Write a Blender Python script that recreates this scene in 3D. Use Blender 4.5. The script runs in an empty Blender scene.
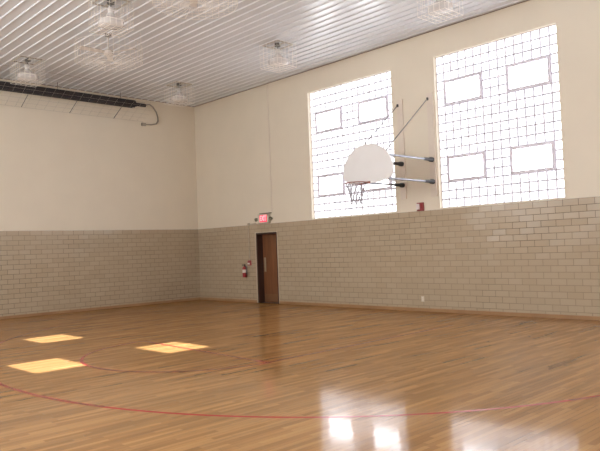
import bpy, bmesh, math, random
from mathutils import Vector, Matrix
random.seed(7)
S = bpy.context.scene
COL = S.collection
PI = math.pi

# ------------------------------------------------------------------ camera
cam_d = bpy.data.cameras.new('camera'); cam = bpy.data.objects.new('camera', cam_d); COL.objects.link(cam)
cam_d.sensor_width = 36.0; cam_d.lens = 650.73 / 600 * 36
cam_d.clip_start = 0.02; cam_d.clip_end = 200
RI = Vector((0.69125855, 0.72159952, -0.03815426))
UP = Vector((0.05182554, 0.00315681, 0.99865116))
FW = Vector((-0.72074664, 0.69230353, 0.03521511))
M = Matrix((RI, UP, -FW)).transposed().to_4x4()
M.translation = Vector((17.731, -12.391, 1.5476))
cam.matrix_world = M
S.camera = cam

# ------------------------------------------------------------------ light
EXPO = 0.14
BLOCK_N, PANE_N = 2.3, 8.5          # daylight in the glass of the shaded window wall
BLOCK_S = 7.5                      # daylight in the sunlit glass block behind the camera
SUN_W = 30.0
S.view_settings.view_transform = 'Standard'; S.view_settings.look = 'None'
S.view_settings.gamma = 1; S.view_settings.use_curve_mapping = False
S.view_settings.exposure = EXPO
w = bpy.data.worlds.new('sky'); S.world = w; w.use_nodes = True
bg = w.node_tree.nodes['Background']; bg.inputs[0].default_value = (0.80, 0.90, 1.0, 1); bg.inputs[1].default_value = 2.0
sl = bpy.data.lights.new('sun', 'SUN'); sl.energy = SUN_W; sl.angle = math.radians(0.53); sl.color = (0.96, 1.0, 1.0)
so = bpy.data.objects.new('sun', sl); COL.objects.link(so)
so.rotation_euler = Vector((0, 1.36, -1)).to_track_quat('-Z', 'Y').to_euler(); so.location = (8, -24, 12)
S.cycles.use_denoising = True
S.cycles.max_bounces = 10; S.cycles.diffuse_bounces = 6; S.cycles.glossy_bounces = 5; S.cycles.transparent_max_bounces = 24
S.cycles.sample_clamp_indirect = 8.0

# ------------------------------------------------------------------ materials
def new_mat(name):
    m = bpy.data.materials.new(name); m.use_nodes = True
    nt = m.node_tree; b = nt.nodes['Principled BSDF']
    return m, nt, b, nt.nodes.new, nt.links.new
def plain(name, col, rough=0.5, metal=0.0, var=0.06, scale=9.0, bump=0.0, alpha=1.0, spec=0.5, coat=0.0):
    m, nt, b, N, L = new_mat(name)
    b.inputs['Roughness'].default_value = rough; b.inputs['Metallic'].default_value = metal
    b.inputs['Alpha'].default_value = alpha; b.inputs['Specular IOR Level'].default_value = spec
    b.inputs['Coat Weight'].default_value = coat
    tc = N('ShaderNodeTexCoord'); nz = N('ShaderNodeTexNoise'); nz.inputs['Scale'].default_value = scale; nz.inputs['Detail'].default_value = 4
    L(tc.outputs['Object'], nz.inputs['Vector'])
    r = N('ShaderNodeMapRange'); r.inputs['From Min'].default_value = 0.25; r.inputs['From Max'].default_value = 0.75
    r.inputs['To Min'].default_value = 1 - var; r.inputs['To Max'].default_value = 1 + var
    L(nz.outputs['Fac'], r.inputs['Value'])
    mx = N('ShaderNodeVectorMath'); mx.operation = 'SCALE'; mx.inputs[0].default_value = col; L(r.outputs[0], mx.inputs['Scale'])
    L(mx.outputs[0], b.inputs['Base Color'])
    if bump:
        bp = N('ShaderNodeBump'); bp.inputs['Strength'].default_value = bump; bp.inputs['Distance'].default_value = 0.01
        L(nz.outputs['Fac'], bp.inputs['Height']); L(bp.outputs[0], b.inputs['Normal'])
    return m
def glow(name, col, strength, rough=0.15, base=(0.75, 0.78, 0.8)):
    m, nt, b, N, L = new_mat(name)
    b.inputs['Base Color'].default_value = (*base, 1); b.inputs['Roughness'].default_value = rough
    tc = N('ShaderNodeTexCoord'); nz = N('ShaderNodeTexNoise'); nz.inputs['Scale'].default_value = 2.5
    L(tc.outputs['Object'], nz.inputs['Vector'])
    r = N('ShaderNodeMapRange'); r.inputs['To Min'].default_value = strength * 0.85; r.inputs['To Max'].default_value = strength * 1.15
    L(nz.outputs['Fac'], r.inputs['Value']); L(r.outputs[0], b.inputs['Emission Strength'])
    b.inputs['Emission Color'].default_value = (*col, 1)
    return m
def tile_mat(name, axis):
    m, nt, b, N, L = new_mat(name)
    tc = N('ShaderNodeTexCoord'); sp = N('ShaderNodeSeparateXYZ'); L(tc.outputs['Object'], sp.inputs[0])
    cb = N('ShaderNodeCombineXYZ'); L(sp.outputs[axis], cb.inputs['X']); L(sp.outputs['Z'], cb.inputs['Y'])
    def brick(c1, c2, mo, ms=0.0055):
        t = N('ShaderNodeTexBrick'); t.offset = 0.5; L(cb.outputs[0], t.inputs['Vector'])
        t.inputs['Scale'].default_value = 1; t.inputs['Mortar Size'].default_value = ms; t.inputs['Mortar Smooth'].default_value = 0.1
        t.inputs['Brick Width'].default_value = 0.3048; t.inputs['Row Height'].default_value = 0.1278
        t.inputs['Color1'].default_value = c1; t.inputs['Color2'].default_value = c2; t.inputs['Mortar'].default_value = mo
        return t
    t = brick((0.435, 0.343, 0.235, 1), (0.46, 0.367, 0.256, 1), (0.27, 0.205, 0.135, 1))
    # grout is grubbier in places
    nz = N('ShaderNodeTexNoise'); nz.inputs['Scale'].default_value = 0.55; nz.inputs['Detail'].default_value = 3; L(tc.outputs['Object'], nz.inputs['Vector'])
    ram = N('ShaderNodeMapRange'); ram.inputs['From Min'].default_value = 0.42; ram.inputs['From Max'].default_value = 0.62
    L(nz.outputs['Fac'], ram.inputs['Value'])
    mm = N('ShaderNodeMix'); mm.data_type = 'RGBA'; L(ram.outputs[0], mm.inputs['Factor'])
    mm.inputs['A'].default_value = (0.27, 0.205, 0.135, 1); mm.inputs['B'].default_value = (0.17, 0.125, 0.08, 1)
    L(mm.outputs['Result'], t.inputs['Mortar']); L(t.outputs['Color'], b.inputs['Base Color'])
    r = N('ShaderNodeMapRange'); L(t.outputs['Fac'], r.inputs['Value']); r.inputs['To Min'].default_value = 0.22; r.inputs['To Max'].default_value = 0.8
    L(r.outputs[0], b.inputs['Roughness'])
    # every tile sits at its own slight tilt
    t2 = brick((0, 0, 0, 1), (1, 1, 1, 1), (0.5, 0.5, 0.5, 1))
    g = N('ShaderNodeNewGeometry')
    s1 = N('ShaderNodeMath'); s1.operation = 'SUBTRACT'; L(t2.outputs['Color'], s1.inputs[0]); s1.inputs[1].default_value = 0.5
    c2 = N('ShaderNodeVectorMath'); c2.operation = 'SCALE'; c2.inputs[0].default_value = (0.03, 0.03, 0.06); L(s1.outputs[0], c2.inputs['Scale'])
    ad = N('ShaderNodeVectorMath'); ad.operation = 'ADD'; L(g.outputs['Normal'], ad.inputs[0]); L(c2.outputs[0], ad.inputs[1])
    nn = N('ShaderNodeVectorMath'); nn.operation = 'NORMALIZE'; L(ad.outputs[0], nn.inputs[0])
    bp = N('ShaderNodeBump'); bp.invert = True; bp.inputs['Strength'].default_value = 0.5; bp.inputs['Distance'].default_value = 0.003
    L(t.outputs['Fac'], bp.inputs['Height']); L(nn.outputs[0], bp.inputs['Normal']); L(bp.outputs[0], b.inputs['Normal'])
    return m
def floor_mat():
    m, nt, b, N, L = new_mat('oak_strip_floor')
    tc = N('ShaderNodeTexCoord'); sp = N('ShaderNodeSeparateXYZ'); L(tc.outputs['Object'], sp.inputs[0])
    cb = N('ShaderNodeCombineXYZ'); L(sp.outputs['Y'], cb.inputs['X']); L(sp.outputs['X'], cb.inputs['Y'])
    def brick(c1, c2, mo):
        t = N('ShaderNodeTexBrick'); t.offset = 0.37; t.offset_frequency = 3; t.squash = 0.7; t.squash_frequency = 2
        L(cb.outputs[0], t.inputs['Vector']); t.inputs['Scale'].default_value = 1
        t.inputs['Mortar Size'].default_value = 0.0012; t.inputs['Mortar Smooth'].default_value = 0.2
        t.inputs['Brick Width'].default_value = 0.82; t.inputs['Row Height'].default_value = 0.057
        t.inputs['Color1'].default_value = c1; t.inputs['Color2'].default_value = c2; t.inputs['Mortar'].default_value = mo
        return t
    t = brick((0.285, 0.139, 0.048, 1), (0.405, 0.214, 0.082, 1), (0.16, 0.075, 0.03, 1))
    nz = N('ShaderNodeTexNoise'); nz.inputs['Scale'].default_value = 1.0; nz.inputs['Detail'].default_value = 6
    mp = N('ShaderNodeMapping'); mp.inputs['Scale'].default_value = (7, 0.55, 1); L(tc.outputs['Object'], mp.inputs[0]); L(mp.outputs[0], nz.inputs['Vector'])
    r = N('ShaderNodeMapRange'); L(nz.outputs['Fac'], r.inputs['Value']); r.inputs['From Min'].default_value = 0.3; r.inputs['From Max'].default_value = 0.7
    r.inputs['To Min'].default_value = 0.78; r.inputs['To Max'].default_value = 1.2
    sc = N('ShaderNodeVectorMath'); sc.operation = 'SCALE'; L(t.outputs['Color'], sc.inputs[0]); L(r.outputs[0], sc.inputs['Scale'])
    
    n2 = N('ShaderNodeTexNoise'); n2.inputs['Scale'].default_value = 0.8; n2.inputs['Detail'].default_value = 5; L(tc.outputs['Object'], n2.inputs['Vector'])
    rr = N('ShaderNodeMapRange'); L(n2.outputs['Fac'], rr.inputs['Value']); rr.inputs['To Min'].default_value = 0.07; rr.inputs['To Max'].default_value = 0.13
    
    # slightly cupped boards
    t2 = brick((0, 0, 0, 1), (1, 1, 1, 1), (0.5, 0.5, 0.5, 1))
    s1 = N('ShaderNodeMath'); s1.operation = 'SUBTRACT'; L(t2.outputs['Color'], s1.inputs[0]); s1.inputs[1].default_value = 0.5
    c2 = N('ShaderNodeVectorMath'); c2.operation = 'SCALE'; c2.inputs[0].default_value = (0.010, 0.003, 0); L(s1.outputs[0], c2.inputs['Scale'])
    g = N('ShaderNodeNewGeometry'); ad = N('ShaderNodeVectorMath'); ad.operation = 'ADD'; L(g.outputs['Normal'], ad.inputs[0]); L(c2.outputs[0], ad.inputs[1])
    nn = N('ShaderNodeVectorMath'); nn.operation = 'NORMALIZE'; L(ad.outputs[0], nn.inputs[0])
    bp = N('ShaderNodeBump'); bp.inputs['Strength'].default_value = 0.12; bp.inputs['Distance'].default_value = 0.004
    L(nz.outputs['Fac'], bp.inputs['Height']); L(nn.outputs[0], bp.inputs['Normal']); 
    # waxed finish: reflection grows towards grazing but the worn surface never turns mirror-like
    nt.nodes.remove(b); out = nt.nodes['Material Output']
    df = N('ShaderNodeBsdfDiffuse'); gl = N('ShaderNodeBsdfGlossy'); fr = N('ShaderNodeFresnel'); fr.inputs['IOR'].default_value = 1.47
    L(sc.outputs[0], df.inputs['Color']); L(rr.outputs[0], gl.inputs['Roughness']); L(bp.outputs[0], df.inputs['Normal']); L(bp.outputs[0], gl.inputs['Normal'])
    mn = N('ShaderNodeMath'); mn.operation = 'MINIMUM'; mn.inputs[1].default_value = 0.36; L(fr.outputs[0], mn.inputs[0])
    ms = N('ShaderNodeMixShader'); L(mn.outputs[0], ms.inputs[0]); L(df.outputs[0], ms.inputs[1]); L(gl.outputs[0], ms.inputs[2]); L(ms.outputs[0], out.inputs['Surface'])
    return m
def wood_mat(name, c1, c2, rough=0.4, axis_scale=(14, 14, 1.2)):
    m, nt, b, N, L = new_mat(name)
    tc = N('ShaderNodeTexCoord'); mp = N('ShaderNodeMapping'); mp.inputs['Scale'].default_value = axis_scale
    L(tc.outputs['Object'], mp.inputs[0]); nz = N('ShaderNodeTexNoise'); nz.inputs['Scale'].default_value = 1.6; nz.inputs['Detail'].default_value = 5
    L(mp.outputs[0], nz.inputs['Vector']); mx = N('ShaderNodeMix'); mx.data_type = 'RGBA'
    r = N('ShaderNodeMapRange'); r.inputs['From Min'].default_value = 0.3; r.inputs['From Max'].default_value = 0.7; L(nz.outputs['Fac'], r.inputs['Value'])
    L(r.outputs[0], mx.inputs['Factor']); mx.inputs['A'].default_value = (*c1, 1); mx.inputs['B'].default_value = (*c2, 1)
    L(mx.outputs['Result'], b.inputs['Base Color']); b.inputs['Roughness'].default_value = rough
    return m
def glass_mat(name, tint, alpha):
    m, nt, b, N, L = new_mat(name)
    b.inputs['Base Color'].default_value = (*tint, 1); b.inputs['Roughness'].default_value = 0.12
    lw = N('ShaderNodeLayerWeight'); lw.inputs['Blend'].default_value = 0.35
    r = N('ShaderNodeMapRange'); L(lw.outputs['Facing'], r.inputs['Value']); r.inputs['To Min'].default_value = alpha; r.inputs['To Max'].default_value = min(1, alpha + 0.45)
    L(r.outputs[0], b.inputs['Alpha'])
    return m

PLASTER = plain('cream_plaster', (0.745, 0.66, 0.53), 0.55, var=0.025, scale=1.3)
TILE_X = tile_mat('glazed_tile_x', 'X'); TILE_Y = tile_mat('glazed_tile_y', 'Y')
FLOOR = floor_mat()
LINE = plain('red_court_paint', (0.36, 0.03, 0.025), 0.2, var=0.12, scale=3)
CEIL = plain('painted_steel_deck', (0.69, 0.695, 0.72), 0.26, var=0.03, scale=0.8, spec=0.6)
BASE = wood_mat('oak_base', (0.29, 0.15, 0.065), (0.40, 0.225, 0.105), 0.4, (0.9, 0.9, 0.5))
DOORW = wood_mat('stained_door_wood', (0.15, 0.056, 0.022), (0.23, 0.092, 0.038), 0.35)
FRAMEW = plain('dark_bronze_frame', (0.055, 0.022, 0.014), 0.45)
REVEAL = plain('beige_frame_paint', (0.50, 0.41, 0.30), 0.5)
BRASS = plain('worn_push_plate', (0.42, 0.33, 0.22), 0.45, 0.4)
KICK = plain('kick_plate_bronze', (0.24, 0.12, 0.06), 0.38, 0.4)
BLOCK = glow('daylit_glass_block', (0.91, 0.94, 1.0), BLOCK_N)
BEDGE = glow('glass_block_edge', (0.92, 0.93, 1.0), BLOCK_N * 0.34)
PANE = glow('daylit_pane', (0.92, 0.95, 1.0), PANE_N)
SUNBLOCK = glow('sunlit_glass_block', (0.95, 0.98, 1.0), BLOCK_S)
MORTAR = plain('block_mortar', (0.55, 0.51, 0.57), 0.8)
ALU = plain('vent_aluminium', (0.74, 0.70, 0.78), 0.5, 0.0)
CLEAR = glass_mat('clear_pane_glass', (1, 1, 1), 0.04)
WHITE = plain('white_enamel', (0.79, 0.77, 0.76), 0.32, var=0.03, scale=2)
PLANKM = plain('cream_painted_wood', (0.73, 0.63, 0.53), 0.5, var=0.03)
STEEL = plain('galvanised_steel', (0.25, 0.255, 0.28), 0.38, 0.7)
BLACK = plain('black_rubber', (0.025, 0.023, 0.024), 0.5)
ROD = plain('dull_steel_rod', (0.16, 0.15, 0.14), 0.5, 0.5)
RIM = plain('orange_rim_paint', (0.26, 0.06, 0.04), 0.4)
NETM = plain('backlit_net_cord', (0.36, 0.33, 0.36), 0.8)  # white cord, its backlit darkness put into the base colour
RED = plain('red_enamel', (0.28, 0.02, 0.025), 0.35)
REDM = plain('red_plastic', (0.30, 0.045, 0.05), 0.4)
LENS = plain('strobe_lens', (0.80, 0.70, 0.68), 0.2)
LABEL = plain('paper_label', (0.72, 0.66, 0.58), 0.6)
SIGNW = plain('sign_housing', (0.60, 0.56, 0.46), 0.45)
SIGNF = glow('lit_sign_face', (1.0, 0.07, 0.12), 0.75, base=(0.45, 0.05, 0.06))
SIGNL = glow('lit_sign_letters', (1.0, 0.42, 0.47), 1.0, base=(0.6, 0.3, 0.3))
OLIVE = plain('grey_lamp_plastic', (0.20, 0.185, 0.13), 0.45)
PVC = plain('ivory_plastic', (0.60, 0.53, 0.41), 0.4)
WIRE = plain('white_coated_wire', (0.82, 0.77, 0.70), 0.35, 0.2)
WIREG = plain('grey_guard_wire', (0.48, 0.43, 0.36), 0.45, 0.3)
DARKTUBE = plain('dark_heater_hood', (0.030, 0.025, 0.028), 0.45, 0.2)
FLEX = plain('grey_flex_pipe', (0.36, 0.32, 0.27), 0.4, 0.4)
LAMPG = glass_mat('prismatic_glass', (0.84, 0.80, 0.77), 0.5)
LAMPW = plain('lamp_socket_white', (0.60, 0.56, 0.53), 0.4)
BULB = plain('frosted_bulb', (0.80, 0.68, 0.60), 0.25)
FANW = plain('white_fan_enamel', (0.66, 0.60, 0.54), 0.35)

# ------------------------------------------------------------------ mesh helpers
def link(name, me, mat, parent=None):
    o = bpy.data.objects.new(name, me); COL.objects.link(o)
    for m in (mat if isinstance(mat, (list, tuple)) else [mat]): me.materials.append(m)
    if parent:
        o.parent = parent
        o.matrix_parent_inverse = Matrix()
    return o
def obj(name, bm, mat, parent=None, smooth=False, kind=None):
    bmesh.ops.recalc_face_normals(bm, faces=bm.faces)
    me = bpy.data.meshes.new(name)
    off = Vector((0, 0, 0))
    bm.to_mesh(me); bm.free()
    if smooth:
        for p in me.polygons: p.use_smooth = True
        try: me.set_sharp_from_angle(angle=math.radians(38))
        except Exception: pass
    o = link(name, me, mat, parent)
    if kind: o['kind'] = kind
    return o
def thing(name, label, cat, loc=(0, 0, 0), group=None, kind=None):
    o = bpy.data.objects.new(name, None); COL.objects.link(o); o.location = loc; o.empty_display_size = 0.1
    if label: o['label'] = label
    if cat: o['category'] = cat
    if group: o['group'] = group
    if kind: o['kind'] = kind
    return o
def B(): return bmesh.new()
def box(bm, a, b, bev=0.0):
    x0, y0, z0 = a; x1, y1, z1 = b
    vs = [bm.verts.new(p) for p in ((x0,y0,z0),(x1,y0,z0),(x1,y1,z0),(x0,y1,z0),(x0,y0,z1),(x1,y0,z1),(x1,y1,z1),(x0,y1,z1))]
    fs = [bm.faces.new([vs[i] for i in f]) for f in ((0,3,2,1),(4,5,6,7),(0,1,5,4),(1,2,6,5),(2,3,7,6),(3,0,4,7))]
    if bev:
        es = list({e for f in fs for e in f.edges})
        bmesh.ops.bevel(bm, geom=es, offset=bev, segments=2, affect='EDGES', profile=0.5)
    return bm
def tube(bm, pts, r, n=8, closed=False, cap=True):
    pts = [Vector(p) for p in pts]; k = len(pts)
    rs = r if isinstance(r, (list, tuple)) else [r] * k
    rings = []; prev = None
    for i, p in enumerate(pts):
        if closed: d = pts[(i + 1) % k] - pts[i - 1]
        else: d = pts[min(i + 1, k - 1)] - pts[max(i - 1, 0)]
        d.normalize()
        if prev is None:
            a = Vector((0, 0, 1)) if abs(d.z) < 0.9 else Vector((1, 0, 0)); u = d.cross(a).normalized()
        else:
            u = (prev - d * prev.dot(d)).normalized()
        prev = u; v = d.cross(u)
        rings.append([bm.verts.new(p + (u * math.cos(2*PI*j/n) + v * math.sin(2*PI*j/n)) * rs[i]) for j in range(n)])
    m = k if closed else k - 1
    for i in range(m):
        a, b = rings[i], rings[(i + 1) % k]
        for j in range(n): bm.faces.new((a[j], a[(j+1) % n], b[(j+1) % n], b[j]))
    if cap and not closed and n > 2:
        bm.faces.new(rings[0][::-1]); bm.faces.new(rings[-1])
    return bm
def lathe(bm, prof, c=(0, 0, 0), n=24):
    c = Vector(c); rings = []
    for r, z in prof:
        if r < 1e-5: rings.append([bm.verts.new(c + Vector((0, 0, z)))])
        else: rings.append([bm.verts.new(c + Vector((r*math.cos(2*PI*j/n), r*math.sin(2*PI*j/n), z))) for j in range(n)])
    for a, b in zip(rings, rings[1:]):
        for j in range(n):
            j2 = (j + 1) % n
            if len(a) == 1 and len(b) > 1: bm.faces.new((a[0], b[j2], b[j]))
            elif len(b) == 1 and len(a) > 1: bm.faces.new((a[j], a[j2], b[0]))
            elif len(a) > 1: bm.faces.new((a[j], a[j2], b[j2], b[j]))
    return bm
def prism(bm, poly, y0, y1):                       # outline in x,z extruded along y
    a = [bm.verts.new((x, y0, z)) for x, z in poly]; b = [bm.verts.new((x, y1, z)) for x, z in poly]
    bm.faces.new(a); bm.faces.new(b[::-1])
    for i in range(len(poly)):
        j = (i + 1) % len(poly); bm.faces.new((a[i], b[i], b[j], a[j]))
    return bm
def holed_wall(bm, x0, x1, z0, z1, y0, y1, holes):  # wall along x as boxes around rectangular holes (shared mesh)
    xs = sorted({x0, x1, *[h[0] for h in holes], *[h[1] for h in holes]})
    zs = sorted({z0, z1, *[h[2] for h in holes], *[h[3] for h in holes]})
    solid = lambda xm, zm: x0 < xm < x1 and z0 < zm < z1 and not any(h[0] < xm < h[1] and h[2] < zm < h[3] for h in holes)
    vd = {}
    def V(x, y, z):
        k = (round(x, 4), round(y, 4), round(z, 4))
        if k not in vd: vd[k] = bm.verts.new(k)
        return vd[k]
    for i in range(len(xs) - 1):
        for j in range(len(zs) - 1):
            xa, xb, za, zb = xs[i], xs[i+1], zs[j], zs[j+1]
            if not solid((xa+xb)/2, (za+zb)/2): continue
            bm.faces.new((V(xa,y0,za), V(xb,y0,za), V(xb,y0,zb), V(xa,y0,zb)))
            bm.faces.new((V(xa,y1,za), V(xa,y1,zb), V(xb,y1,zb), V(xb,y1,za)))
            def sd(xm, zm): return solid(xm, zm)
            if i == 0 or not sd((xs[i-1]+xa)/2, (za+zb)/2): bm.faces.new((V(xa,y0,za), V(xa,y0,zb), V(xa,y1,zb), V(xa,y1,za)))
            if i == len(xs)-2 or not sd((xb+xs[i+2])/2, (za+zb)/2): bm.faces.new((V(xb,y0,za), V(xb,y1,za), V(xb,y1,zb), V(xb,y0,zb)))
            if j == 0 or not sd((xa+xb)/2, (zs[j-1]+za)/2): bm.faces.new((V(xa,y0,za), V(xa,y1,za), V(xb,y1,za), V(xb,y0,za)))
            if j == len(zs)-2 or not sd((xa+xb)/2, (zb+zs[j+2])/2): bm.faces.new((V(xa,y0,zb), V(xb,y0,zb), V(xb,y1,zb), V(xa,y1,zb)))
    return bm

# ------------------------------------------------------------------ room
RX, RY, H, T = 26.0, -12.9, 6.363, 2.30
ZB, ZT = 2.332, 5.757
CW, CH = 0.19, (5.757 - 2.332) / 18
WIN_N = [5.315, 9.39, 13.425, 17.46]                # left edges, window wall
WIN_S = [3.20, 7.65, 11.70, 15.75]                 # left edges, opposite wall
WW = 15 * CW
DX0, DX1, DZ = 2.95, 3.875, 2.05

def ribbon(bm, pts, wdt, z):
    pts = [Vector((x, y, z)) for x, y in pts]; pr = None
    for i, p in enumerate(pts):
        d = (pts[min(i+1, len(pts)-1)] - pts[max(i-1, 0)]).normalized(); s = Vector((-d.y, d.x, 0)) * wdt / 2
        q = (bm.verts.new(p + s), bm.verts.new(p - s))
        if pr:
            f = bm.faces.new((pr[0], pr[1], q[1], q[0])); f.material_index = 1
        pr = q
bm = B(); box(bm, (-0.3, RY - 0.3, -0.2), (RX + 0.3, 0.5, 0.0))
arc = lambda cx, cy, r, a0, a1, n=72: [(cx + r*math.cos(math.radians(a0 + (a1-a0)*i/n)), cy + r*math.sin(math.radians(a0 + (a1-a0)*i/n))) for i in range(n+1)]
ZL = 0.0012
def three_pt(a):
    t = math.radians(a); rr = 6.545 - 0.119*math.cos(2*t) + 0.087*math.sin(2*t) - 0.149*math.cos(3*t) - 0.161*math.sin(3*t)
    return (9.244 + rr*math.cos(t), -2.973 + rr*math.sin(t))
ribbon(bm, [three_pt(a) for a in range(-152, -5, 2)], 0.05, ZL)
ribbon(bm, [(7.32, -6.36), (10.90, -6.54)], 0.05, ZL + 0.0003)
ribbon(bm, arc(9.12, -6.39, 1.80, 178, 356, 48), 0.05, ZL + 0.0006)
ribbon(bm, [(10.90, -6.54), (10.87, -4.6), (10.85, -3.25), (10.82, -1.9)], 0.05, ZL + 0.0009)
fl = obj('floor', bm, [FLOOR, LINE], kind='structure')
for p in fl.data.polygons:
    if p.material_index == 1 and p.normal.z < 0: p.flip()

# ribbed steel deck, ribs run along x
bm = B(); SPC = 0.229; prof = []; y = 0.30
while y > RY - 0.35:
    prof += [(y, H), (y - SPC + 0.036, H), (y - SPC + 0.026, H - 0.024), (y - SPC + 0.010, H - 0.024)]
    y -= SPC
a = [bm.verts.new((-0.3, q[0], q[1])) for q in prof]; b2 = [bm.verts.new((RX + 0.3, q[0], q[1])) for q in prof]
for i in range(len(prof) - 1): bm.faces.new((a[i], a[i+1], b2[i+1], b2[i]))
box(bm, (-0.3, RY - 0.3, H + 0.02), (RX + 0.3, 0.3, H + 0.16))
ce = obj('ceiling', bm, CEIL, kind='structure')

holes_n = [(x, x + WW, ZB, ZT) for x in WIN_N]
holes_s = [(x, x + WW, ZB, ZT) for x in WIN_S]
obj('wall_back', holed_wall(B(), 0, RX, 0, H + 0.02, 0.0, 0.30, holes_n + [(DX0, DX1, -0.01, DZ)]), PLASTER, kind='structure')
obj('wall_front', holed_wall(B(), 0, RX, 0, H + 0.02, RY, RY - 0.30, holes_s), PLASTER, kind='structure')
obj('wall_left', box(B(), (-0.3, RY - 0.3, 0), (0.0, 0.3, H + 0.02)), PLASTER, kind='structure')
obj('wall_right', box(B(), (RX, RY - 0.3, 0), (RX + 0.3, 0.3, H + 0.02)), PLASTER, kind='structure')
TK = 0.008
obj('trim_1', holed_wall(B(), 0.0, RX, 0, T, -TK, 0.002, [(DX0, DX1, -0.01, DZ)]), TILE_X, kind='structure')       # tile wainscot, window wall
obj('trim_2', box(B(), (0, RY, 0), (TK, -TK, T)), TILE_Y, kind='structure')
obj('trim_3', box(B(), (RX - TK, RY, 0), (RX, -TK, T)), TILE_Y, kind='structure')
obj('trim_4', box(B(), (TK, RY, 0), (RX - TK, RY + TK, T)), TILE_X, kind='structure')
bm = B(); box(bm, (TK, -TK - 0.022, 0), (DX0 - 0.05, -TK, 0.075)); box(bm, (DX1 + 0.03, -TK - 0.022, 0), (RX - TK, -TK, 0.075))
obj('baseboard_back', bm, BASE, kind='structure')
obj('baseboard_left', box(B(), (TK, RY + TK, 0), (TK + 0.022, -TK - 0.022, 0.075)), BASE, kind='structure')

EDGE = plain('edge_shadow_line', (0.26, 0.20, 0.16), 0.6)  # dark strips paint in the shadow gap where walls meet the deck
obj('shadow_strip_back', box(B(), (0.0, -0.014, H - 0.014), (RX, 0.0, H - 0.002)), EDGE, kind='structure')
obj('shadow_strip_left', box(B(), (0.0, RY, H - 0.016), (0.014, -0.014, H - 0.002)), EDGE, kind='structure')

# ------------------------------------------------------------------ glass block windows with hopper vents
def window(name, x0, yp, sgn, vents, bmat, pmat, clear=(), coarse=False):
    """block face at y = yp, room on side sgn (-1: room at smaller y); vents: (col0, z0) of a 5 x 3 block opening"""
    root = thing(name, None, None, (x0 + WW/2, yp, ZB), kind='structure')
    def P(x, y, z): return (x - WW/2, y, z)
    d = lambda t: sgn * t                            # t metres towards the room
    rects = [(c*CW, c*CW + 5*CW, z - ZB, z - ZB + 3*CH) if len(q) == 2 else (q[0] - x0, q[1] - x0, q[2] - ZB, q[3] - ZB) for q in vents for c, z in (q[:2],)]
    inside = lambda xm, zm: any(r[0] < xm < r[1] and r[2] < zm < r[3] for r in rects)
    if not coarse:
        bm = B(); g = 0.0115
        for i in range(15):
            for j in range(18):
                xa, xb, za, zb = i*CW + g, (i+1)*CW - g, j*CH + g, (j+1)*CH - g
                if inside((xa+xb)/2, (za+zb)/2): continue
                o = [bm.verts.new(P(*q)) for q in ((xa, 0, za), (xb, 0, za), (xb, 0, zb), (xa, 0, zb))]
                k = 0.016
                n = [bm.verts.new(P(*q)) for q in ((xa+k, d(0.012), za+k), (xb-k, d(0.012), za+k), (xb-k, d(0.012), zb-k), (xa+k, d(0.012), zb-k))]
                bm.faces.new(n)
                for q in range(4): bm.faces.new((o[q], o[(q+1) % 4], n[(q+1) % 4], n[q])).material_index = 1
        gb = obj('glass_blocks', bm, [bmat, BEDGE], root)
    else:
        bm = B(); holed_wall(bm, -WW/2, WW/2, 0, 18*CH, d(0.002), d(-0.02), [(r[0]-WW/2, r[1]-WW/2, r[2], r[3]) for r in rects])
        obj('glass_blocks', bm, bmat, root)
    bm = B(); holed_wall(bm, -WW/2, WW/2, 0, 18*CH, d(0.0), d(-0.09), [(r[0]-WW/2, r[1]-WW/2, r[2], r[3]) for r in rects])
    if not coarse: obj('mortar_grid', bm, MORTAR, root)
    else: bm.free()
    for q, r in enumerate(rects):
        xa, xb, za, zb = r[0]-WW/2, r[1]-WW/2, r[2], r[3]; t = 0.02 if coarse else 0.06
        bm = B(); ya, yb = sorted((d(0.005), d(-0.04)) if coarse else (d(0.03), d(-0.09)))
        box(bm, (xa, ya, za), (xb, yb, za + t)); box(bm, (xa, ya, zb - t), (xb, yb, zb))
        box(bm, (xa, ya, za + t), (xa + t, yb, zb - t)); box(bm, (xb - t, ya, za + t), (xb, yb, zb - t))
        fr = obj('vent_frame', bm, ALU, root)
        ya, yb = sorted((d(-0.028), d(-0.034)))
        bm = B(); box(bm, (xa + t, ya, za + t), (xb - t, yb, zb - t))
        obj('vent_pane', bm, CLEAR if q in clear else pmat, fr)
    return root
STD = [(1, ZB + 3*CH), (1, ZB + 12*CH), (9, ZB + 3*CH), (9, ZB + 12*CH)]
for i, x in enumerate(WIN_N):
    window('window_%d' % (i + 1), x, 0.10, -1, STD, BLOCK, PANE, coarse=(i > 1))
for i, x in enumerate(WIN_S):
    v = [[(4.83, 5.84, 3.97, 4.63)], [(7.76, 8.88, 2.99, 3.62), (7.88, 8.95, 4.48, 5.13)]][i] if i < 2 else STD
    cl = (0,) if i == 0 else ((0, 1) if i == 1 else ())
    window('window_%d' % (i + 5), x, RY - 0.10, 1, v, SUNBLOCK, SUNBLOCK, clear=cl, coarse=True)

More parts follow.
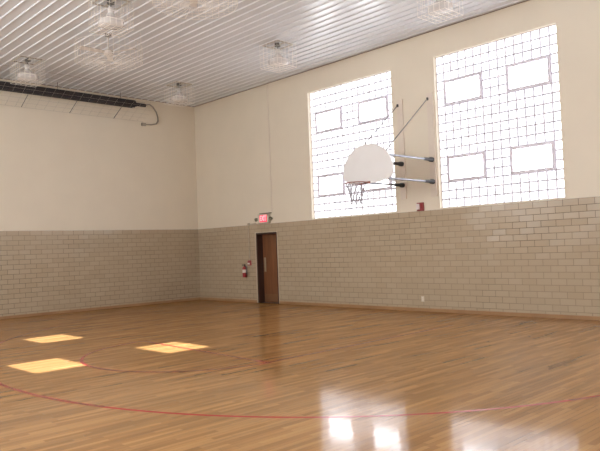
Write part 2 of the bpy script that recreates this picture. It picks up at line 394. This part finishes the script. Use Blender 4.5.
# ------------------------------------------------------------------ door
dr = thing('door_1', None, None, ((DX0 + DX1)/2, 0, 0), kind='structure')
cx = (DX0 + DX1)/2
bm = B(); f = 0.045
box(bm, (DX0 - cx, -0.012, 0), (DX0 - cx + f, 0.28, DZ)); box(bm, (DX1 - cx - f, -0.012, 0), (DX1 - cx, 0.28, DZ)); box(bm, (DX0 - cx + f, -0.012, DZ - f), (DX1 - cx - f, 0.28, DZ))
obj('door_frame', bm, FRAMEW, dr)
bm = B(); box(bm, (DX0 - cx - 0.05, -0.02, 0), (DX0 - cx, -TK, DZ + 0.02)); box(bm, (DX1 - cx, -0.02, 0), (DX1 - cx + 0.03, -TK, DZ + 0.02)); box(bm, (DX0 - cx, -0.02, DZ), (DX1 - cx, -TK, DZ + 0.02))
obj('door_casing', bm, REVEAL, dr)
lf = obj('door_leaf', box(B(), (DX0 - cx + f, 0.20, 0.006), (DX1 - cx - f, 0.245, DZ - f), 0.003), DOORW, dr)
obj('push_plate', box(B(), (DX0 - cx + 0.09, 0.192, 0.90), (DX0 - cx + 0.17, 0.20, 1.32), 0.002), BRASS, lf)
obj('kick_plate', box(B(), (DX0 - cx + 0.06, 0.194, 0.03), (DX1 - cx - 0.06, 0.20, 0.24), 0.002), KICK, lf)
obj('threshold', box(B(), (DX0 - cx + f, 0.0, 0.0), (DX1 - cx - f, 0.26, 0.005)), FRAMEW, dr)
obj('backing', box(B(), (DX0 - cx - 0.2, 0.30, -0.1), (DX1 - cx + 0.2, 0.34, DZ + 0.2)), FRAMEW, dr)

# ------------------------------------------------------------------ basketball goal
hp = thing('basketball_hoop', 'white fan-shaped backboard with orange rim and net, braced from the wall between the windows', 'basketball hoop', (8.815, 0, 2.61))
HX, HZ = 8.815, 2.61
def L3(p): return (p[0] - HX, p[1], p[2] - HZ)
BY = -1.79; bz = 2.875 - HZ
out = [(-0.30, 0.0), (0.30, 0.0), (0.52, 0.035), (0.66, 0.12), (0.686, 0.19)]
out += [(0.686*math.cos(math.radians(t)), 0.24 + 0.60*math.sin(math.radians(t))) for t in range(4, 180, 8)]
out += [(-0.686, 0.19), (-0.66, 0.12), (-0.52, 0.035)]
bm = B(); prism(bm, [(x, z + bz) for x, z in out], BY, BY + 0.035)
bmesh.ops.bevel(bm, geom=[e for e in bm.edges if abs((e.verts[0].co - e.verts[1].co).y) < 1e-6], offset=0.008, segments=2, affect='EDGES')
bb = obj('backboard', bm, WHITE, hp, smooth=True)
bm = B()                                             # steel back frame
for x in (-0.425, 0.425): box(bm, (x - 0.02, BY + 0.035, bz + 0.06), (x + 0.02, BY + 0.075, bz + 0.62))
for z in (bz + 0.10, bz + 0.58): box(bm, (-0.48, BY + 0.035, z - 0.02), (0.48, BY + 0.07, z + 0.02))
obj('back_frame', bm, STEEL, hp)
rz = 2.865 - HZ; RC = BY - 0.15 - 0.225
ring = [(0.225*math.cos(2*PI*i/32), RC + 0.225*math.sin(2*PI*i/32), rz) for i in range(32)]
bm = B(); tube(bm, ring, 0.011, 8, closed=True)
box(bm, (-0.06, BY - 0.17, rz - 0.012), (0.06, BY, rz + 0.006)); box(bm, (-0.075, BY - 0.008, rz - 0.012), (0.075, BY, rz + 0.05))
tube(bm, [(-0.06, BY, rz - 0.01), (-0.17, RC + 0.15, rz - 0.004)], 0.008, 6); tube(bm, [(0.06, BY, rz - 0.01), (0.17, RC + 0.15, rz - 0.004)], 0.008, 6)
rim = obj('rim', bm, RIM, hp, smooth=True)
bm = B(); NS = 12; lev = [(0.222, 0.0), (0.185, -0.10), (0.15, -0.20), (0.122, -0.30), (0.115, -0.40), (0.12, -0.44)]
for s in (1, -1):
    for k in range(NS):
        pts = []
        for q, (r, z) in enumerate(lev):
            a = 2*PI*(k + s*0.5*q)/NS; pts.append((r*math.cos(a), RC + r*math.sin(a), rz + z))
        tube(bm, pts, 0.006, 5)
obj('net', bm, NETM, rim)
for sx in (-1, 1):
    ax = 0.455 if sx > 0 else -0.395
    obj('mounting_plank', box(B(), (ax - 0.085, -0.038, 0.0), (ax + 0.075, 0.0, 2.36), 0.004), PLANKM, hp)
    for z in (2.94, 3.44):
        zz = z - HZ
        bm = B(); tube(bm, [(ax, BY + 0.06, zz), (ax, -0.10, zz)], 0.024, 12)
        arm = obj('support_arm', bm, STEEL, hp, smooth=True)
        bm = B(); tube(bm, [(ax, -0.36, zz), (ax, -0.34, zz), (ax, -0.16, zz), (ax, -0.13, zz), (ax, -0.038, zz)], [0.028, 0.034, 0.038, 0.056, 0.056], 12)
        e = obj('end_sleeve', bm, BLACK, arm, smooth=True); e['label'] = 'black end sleeve'
    bm = B(); tube(bm, [(ax, BY + 0.06, 3.50 - HZ), (ax - 0.05, -0.06, 4.83 - HZ)], 0.011, 8)
    rod = obj('brace_rod', bm, ROD, hp)
    bm = B(); box(bm, (ax - 0.07, -0.07, 4.80 - HZ), (ax - 0.03, -0.038, 4.865 - HZ), 0.004)
    obj('rod_bracket', bm, BLACK, rod)
for ax in (-0.425, 0.425): obj('upright', tube(B(), [(ax, BY + 0.075, 2.975 - HZ), (ax, BY + 0.14, 3.475 - HZ)], 0.012, 8), STEEL, hp)

# ------------------------------------------------------------------ ceiling lamps in wire cages
def cage_lamp(loc, label):
    root = thing('caged_ceiling_lamp', label, 'ceiling lamp', loc, 'caged lamps under the steel ceiling')
    bm = B(); s = 0.25
    for x in (-s, s): box(bm, (x - 0.012, -s, -0.05), (x + 0.012, s, -0.03))
    for yv in (-s, s): box(bm, (-s, yv - 0.012, -0.05), (s, yv + 0.012, -0.03))
    box(bm, (-s, -0.02, -0.05), (s, 0.02, -0.03))
    obj('mounting_frame', bm, WIREG, root)
    bm = B(); lathe(bm, [(0, 0), (0.07, 0), (0.07, -0.07), (0.02, -0.09), (0, -0.09)], n=16); tube(bm, [(0, 0, -0.05), (0, 0, -0.16)], 0.012, 8)
    obj('stem', bm, ROD, root, smooth=True)
    bm = B(); lathe(bm, [(0, -0.14), (0.05, -0.14), (0.065, -0.20), (0.055, -0.25), (0, -0.25)], n=16)
    obj('socket', bm, LAMPW, root, smooth=True)
    bm = B(); pr = [(0.05, -0.24), (0.08, -0.30), (0.15, -0.35), (0.22, -0.385), (0.235, -0.42), (0.235, -0.475), (0.20, -0.505), (0.10, -0.52), (0, -0.525)]
    lathe(bm, pr, n=28)
    rf = obj('glass_refractor', bm, LAMPG, root, smooth=True)
    bm = B(); lathe(bm, [(0, -0.25), (0.03, -0.26), (0.06, -0.33), (0.05, -0.39), (0, -0.41)], n=14)
    obj('bulb', bm, BULB, root, smooth=True)
    bm = B(); k = 0.30; n = 5; h0, h1 = -0.03, -0.58; r = 0.0032
    for i in range(n + 1):
        t = -k + 2*k*i/n
        for q in (-k, k):
            tube(bm, [(t, q, h0), (t, q, h1)], r, 4, cap=False); tube(bm, [(q, t, h0), (q, t, h1)], r, 4, cap=False)
        tube(bm, [(t, -k, h1), (t, k, h1)], 0.0055, 4, cap=False); tube(bm, [(-k, t, h1), (k, t, h1)], 0.0045, 4, cap=False)
    for j in range(5):
        z = h0 + (h1 - h0)*j/4
        for q in (-k, k):
            tube(bm, [(-k, q, z), (k, q, z)], r, 4, cap=False); tube(bm, [(q, -k, z), (q, k, z)], r, 4, cap=False)
    obj('wire_cage', bm, WIRE, root)
    return root
def copy_tree(o, parent=None):
    c = o.copy(); COL.objects.link(c)
    if parent: c.parent = parent
    for ch in o.children: copy_tree(ch, c)
    return c
LP = [((2.08, -6.26, H), 'caged white ceiling lamp above the dark tube heater near the left picture edge'),
      ((6.62, -6.45, H), 'caged white ceiling lamp cut by the top edge, above the round wire fan guard'),
      ((2.22, -2.05, H), 'caged white ceiling lamp in the far corner beside the end of the tube heater'),
      ((6.60, -2.2, H), 'caged white ceiling lamp by the window wall, above the window left of the backboard'),
      ((10.98, -2.06, H), 'caged white ceiling lamp cut by the top edge, nearest the right-hand window')]
lamp0 = cage_lamp(*LP[0])
for loc, lab in LP[1:]:
    c = copy_tree(lamp0); c.location = loc; c['label'] = lab

# ------------------------------------------------------------------ ceiling fans in round guards
def fan(loc, label):
    root = thing('ceiling_fan', label, 'ceiling fan', loc, 'ceiling fans in round wire guards')
    bm = B(); lathe(bm, [(0, 0), (0.075, 0), (0.06, -0.06), (0.018, -0.08), (0, -0.08)], n=16)
    obj('canopy', bm, ROD, root, smooth=True)
    bm = B(); tube(bm, [(0, 0, -0.06), (0, 0, -0.36)], 0.014, 8); obj('down_rod', bm, FANW, root)
    bm = B(); lathe(bm, [(0, -0.34), (0.05, -0.35), (0.105, -0.38), (0.105, -0.45), (0.06, -0.49), (0, -0.50)], n=20)
    obj('motor_housing', bm, FANW, root, smooth=True)
    for k in range(3):
        a = 2*PI*k/3 + 0.5; ca, sa = math.cos(a), math.sin(a); bm = B(); vs = []
        for (u, v0, v1) in ((0.09, -0.03, 0.03), (0.20, -0.06, 0.06), (0.64, -0.07, 0.07)):
            for v, dz in ((v0, -0.014), (v1, 0.014)):
                for th in (0, 0.008): vs.append(bm.verts.new((u*ca - v*sa, u*sa + v*ca, -0.42 + dz + th)))
        for q in (0, 4):
            a0, a1, b0, b1, c0, c1, d0, d1 = vs[q:q+8]
            bm.faces.new((a0, b0, d0, c0)); bm.faces.new((a1, c1, d1, b1)); bm.faces.new((a0, c0, c1, a1)); bm.faces.new((b0, b1, d1, d0))
        bm.faces.new((vs[0], vs[1], vs[3], vs[2])); bm.faces.new((vs[8], vs[10], vs[11], vs[9]))
        obj('blade', bm, FANW, root)
    bm = B(); R, z0, z1, r = 0.71, -0.26, -0.62, 0.0036
    cir = lambda rad, z, n=48: [(rad*math.cos(2*PI*i/n), rad*math.sin(2*PI*i/n), z) for i in range(n)]
    for z in (z0, (z0+z1)/2, z1): tube(bm, cir(R, z), r, 4, closed=True)
    for rad in (0.55, 0.40, 0.25, 0.12): tube(bm, cir(rad, z1 - 0.02*(1 - rad/R)), r, 4, closed=True)
    for i in range(36):
        a = 2*PI*i/36
        tube(bm, [(R*math.cos(a), R*math.sin(a), z0), (R*math.cos(a), R*math.sin(a), z1), (0.12*math.cos(a+0.45), 0.12*math.sin(a+0.45), z1 - 0.018)], r, 4, cap=False)
    for i in range(4):
        a = PI/4 + PI*i/2; tube(bm, [(R*math.cos(a), R*math.sin(a), z0), (R*math.cos(a), R*math.sin(a), 0)], r, 4, cap=False)
    obj('wire_guard', bm, WIRE, root)
    return root
f0 = fan((4.88, -5.60, H), 'pale ceiling fan in a round wire guard, wholly in view below the top lamp')
f1 = copy_tree(f0); f1.location = (8.75, -6.02, H); f1['label'] = 'pale ceiling fan in a round wire guard mostly cut off by the top edge'

# ------------------------------------------------------------------ tube heater and its guard on the end wall
TX, TZ = 0.42, 6.06
ht = thing('tube_heater', 'long dark tube heater running along the top of the left wall', 'heater', (TX, -6.5, TZ))
hl = lambda y: y + 6.5
bm = B(); pr = [(-0.13, -0.10), (-0.115, 0.02), (-0.06, 0.10), (0.06, 0.10), (0.115, 0.02), (0.13, -0.10), (0.118, -0.10), (0.10, 0.015), (0.05, 0.075), (-0.05, 0.075), (-0.10, 0.015), (-0.118, -0.10)]
prism(bm, pr, hl(-11.5), hl(-2.45)); obj('reflector_hood', bm, DARKTUBE, ht)
bm = B(); tube(bm, [(0, hl(-11.5), -0.03), (0, hl(-2.45), -0.03)], 0.075, 14); obj('burner_tube', bm, DARKTUBE, ht, smooth=True)
bm = B(); tube(bm, [(0, hl(-2.45), 0.0), (0, hl(-2.08), 0.0)], 0.05, 12); obj('burner_end', bm, DARKTUBE, ht, smooth=True)
bm = B(); box(bm, (-0.06, hl(-2.45), 0.05), (0.06, hl(-2.12), 0.09)); obj('end_bracket', bm, PVC, ht)
for yv in (-10.6, -7.6, -4.8, -2.9):
    obj('hanger', tube(B(), [(0, hl(yv), 0.09), (0, hl(yv), H - TZ)], 0.008, 6), ROD, ht)
fx = [(TX, -2.08, 6.08), (0.32, -1.88, 6.14), (0.22, -1.70, 6.10), (0.12, -1.52, 5.97), (0.07, -1.44, 5.83), (0.06, -1.43, 5.72), (0.06, -1.50, 5.62), (0.05, -1.66, 5.58), (0.05, -1.90, 5.56)]
bm = B(); tube(bm, [(x - TX, hl(y), z - TZ) for x, y, z in fx], 0.022, 8)
obj('flex_pipe', bm, FLEX, ht, smooth=True)
bm = B(); box(bm, (0.0 - TX, hl(-2.0), 5.52 - TZ), (0.06 - TX, hl(-1.86), 5.61 - TZ), 0.006); obj('pipe_outlet', bm, FLEX, ht)

gd = thing('heater_guard', 'faint sloping wire guard screening the tube heater on the left wall', 'wire guard', (0.06, -6.5, 5.64))
bm = B(); A0, A1 = Vector((0.0, 0, 0)), Vector((1.34, 0, H - 5.64 - 0.05)); ys = []
yv = -11.8
while yv < -1.95:
    tube(bm, [(A0.x, hl(yv), A0.z), (A1.x, hl(yv), A1.z)], 0.0025, 4, cap=False); yv += 0.26
for i in range(9):
    p = A0.lerp(A1, i/8); tube(bm, [(p.x, hl(-11.8), p.z), (p.x, hl(-1.95), p.z)], 0.0022 if i not in (0, 8) else 0.003, 4)
obj('wire_mesh', bm, WIREG, gd)
for yv in (-8.4, -7.0, -5.66, -4.31, -2.95):
    bm = B(); a = A0; b = A0.lerp(A1, 0.36)
    tube(bm, [(a.x, hl(yv), a.z), (b.x, hl(yv), b.z)], 0.008, 6); obj('strap', bm, ROD, gd)

# ------------------------------------------------------------------ small fittings on the tiled wall
YF = -TK
# exit sign, wall mounted above the door
ex = thing('exit_sign', 'lit red exit sign with emergency lamp heads, on the wall above the brown door', 'exit sign', (3.38, 0, 2.32))
obj('housing', box(B(), (-0.25, -0.085, 0.0), (0.25, -TK, 0.27), 0.008), SIGNW, ex)
fc = obj('sign_face', box(B(), (-0.15, -0.09, 0.03), (0.17, -0.084, 0.24), 0.0), SIGNF, ex)
cu = bpy.data.curves.new('letters', 'FONT'); cu.body = 'EXIT'; cu.size = 0.215; cu.extrude = 0.003; cu.align_x = 'CENTER'; cu.align_y = 'CENTER'; cu.offset = 0.006
tmp = bpy.data.objects.new('tmp_letters', cu); COL.objects.link(tmp); bpy.context.view_layer.update()
me = bpy.data.meshes.new_from_object(tmp.evaluated_get(bpy.context.evaluated_depsgraph_get()))
bpy.data.objects.remove(tmp)
me.transform(Matrix.Translation((0.01, -0.093, 0.135)) @ Matrix.Rotation(PI/2, 4, 'X') @ Matrix.Scale(0.62, 4, (1, 0, 0)))
me.materials.clear(); link('lettering', me, SIGNL, fc)['label'] = 'pale pink letters EXIT'
for s in (-1, 1):
    bm = B(); tube(bm, [(0.25*s, -0.055, 0.12), (0.31*s, -0.065, 0.125)], 0.014, 8); tube(bm, [(0.31*s, 0.0 - TK, 0.125), (0.31*s, -0.04, 0.125), (0.315*s, -0.09, 0.115), (0.315*s, -0.10, 0.113)], [0.03, 0.045, 0.055, 0.053], 14)
    obj('lamp_head', bm, OLIVE, ex, smooth=True)
obj('top_shelf', box(B(), (-0.13, -0.11, 0.272), (0.30, -0.0, 0.292)), OLIVE, ex)

# conduits
cd = B(); tube(cd, [(3.70, -0.012, H - 0.035), (3.70, -0.012, 2.62)], 0.011, 8)
o = obj('conduit_pipe', cd, PLANKM, smooth=True); o['label'] = 'thin cream conduit dropping from the ceiling to the exit sign'; o['category'] = 'conduit'
cd = B(); tube(cd, [(2.98, YF - 0.014, 2.325), (2.645, YF - 0.014, 2.325), (2.63, YF - 0.014, 2.31), (2.63, YF - 0.014, 1.235)], 0.012, 8)
box(cd, (2.59, YF - 0.04, 2.29), (2.67, YF, 2.36), 0.004)
o = obj('conduit_pipe', cd, REVEAL, smooth=True); o['label'] = 'beige conduit running from the exit sign down to the red alarm pull box'; o['category'] = 'conduit'
# fire alarm pull box
pl = thing('fire_alarm_box', 'small dark red alarm pull box on the tile left of the door', 'alarm box', (2.63, YF, 1.10))
obj('back_box', box(B(), (-0.065, -0.05, 0), (0.065, 0, 0.15), 0.006), REDM, pl)
obj('pull_handle', box(B(), (-0.045, -0.066, 0.03), (0.045, -0.05, 0.075), 0.004), LABEL, pl)
# extinguisher
fe = thing('fire_extinguisher', 'red fire extinguisher hanging on the tiled wall left of the door', 'fire extinguisher', (2.47, YF - 0.095, 0.75))
fe.scale = (0.85, 0.85, 0.80)
bm = B(); lathe(bm, [(0, 0), (0.07, 0), (0.078, 0.015), (0.078, 0.33), (0.066, 0.37), (0.035, 0.395), (0.022, 0.41), (0, 0.41)], n=24)
cy = obj('cylinder', bm, RED, fe, smooth=True)
bm = B(); lathe(bm, [(0.0785, 0.17), (0.0785, 0.29)], n=24); obj('paper_label', bm, LABEL, cy, smooth=True)['label'] = 'pale paper label'
bm = B(); lathe(bm, [(0, 0.40), (0.022, 0.40), (0.022, 0.445), (0, 0.445)], n=12); box(bm, (-0.015, -0.10, 0.435), (0.015, 0.03, 0.45)); box(bm, (-0.013, -0.11, 0.475), (0.013, 0.03, 0.487)); box(bm, (-0.013, 0.015, 0.44), (0.013, 0.03, 0.48))
obj('valve', bm, BLACK, fe)
bm = B(); tube(bm, [(0.02, 0, 0.43), (0.075, -0.02, 0.42), (0.105, -0.01, 0.36), (0.10, 0, 0.25), (0.095, 0, 0.16), (0.093, 0, 0.10)], [0.010]*4 + [0.013, 0.016], 8)
obj('hose', bm, BLACK, fe, smooth=True)
bm = B(); box(bm, (-0.03, 0.078, 0.10), (0.03, 0.095, 0.42)); obj('wall_bracket', bm, STEEL, fe)
# horn strobe above the tile between windows
hs = thing('fire_alarm_horn', 'red fire alarm horn with pale strobe lens above the tile between the windows', 'fire alarm', (8.88, 0, 2.305))
obj('back_box', box(B(), (-0.085, -0.055, 0), (0.085, 0, 0.19), 0.006), REDM, hs)
obj('strobe_lens', box(B(), (-0.08, -0.10, 0.025), (0.01, -0.055, 0.165), 0.012), LENS, hs)
bm = B(); [box(bm, (0.015, -0.064, 0.03 + 0.026*i), (0.07, -0.055, 0.044 + 0.026*i)) for i in range(5)]; obj('horn_grille', bm, RED, hs)
# outlet
wo = thing('wall_outlet', 'small ivory outlet plate low on the tiled wall under the hoop', 'outlet', (8.82, YF, 0.22))
pt = obj('cover_plate', box(B(), (-0.04, -0.008, 0), (0.04, 0, 0.125), 0.003), PVC, wo)
for z in (0.028, 0.072): obj('receptacle', box(B(), (-0.017, -0.011, z), (0.017, -0.008, z + 0.028), 0.001), LABEL, pt)
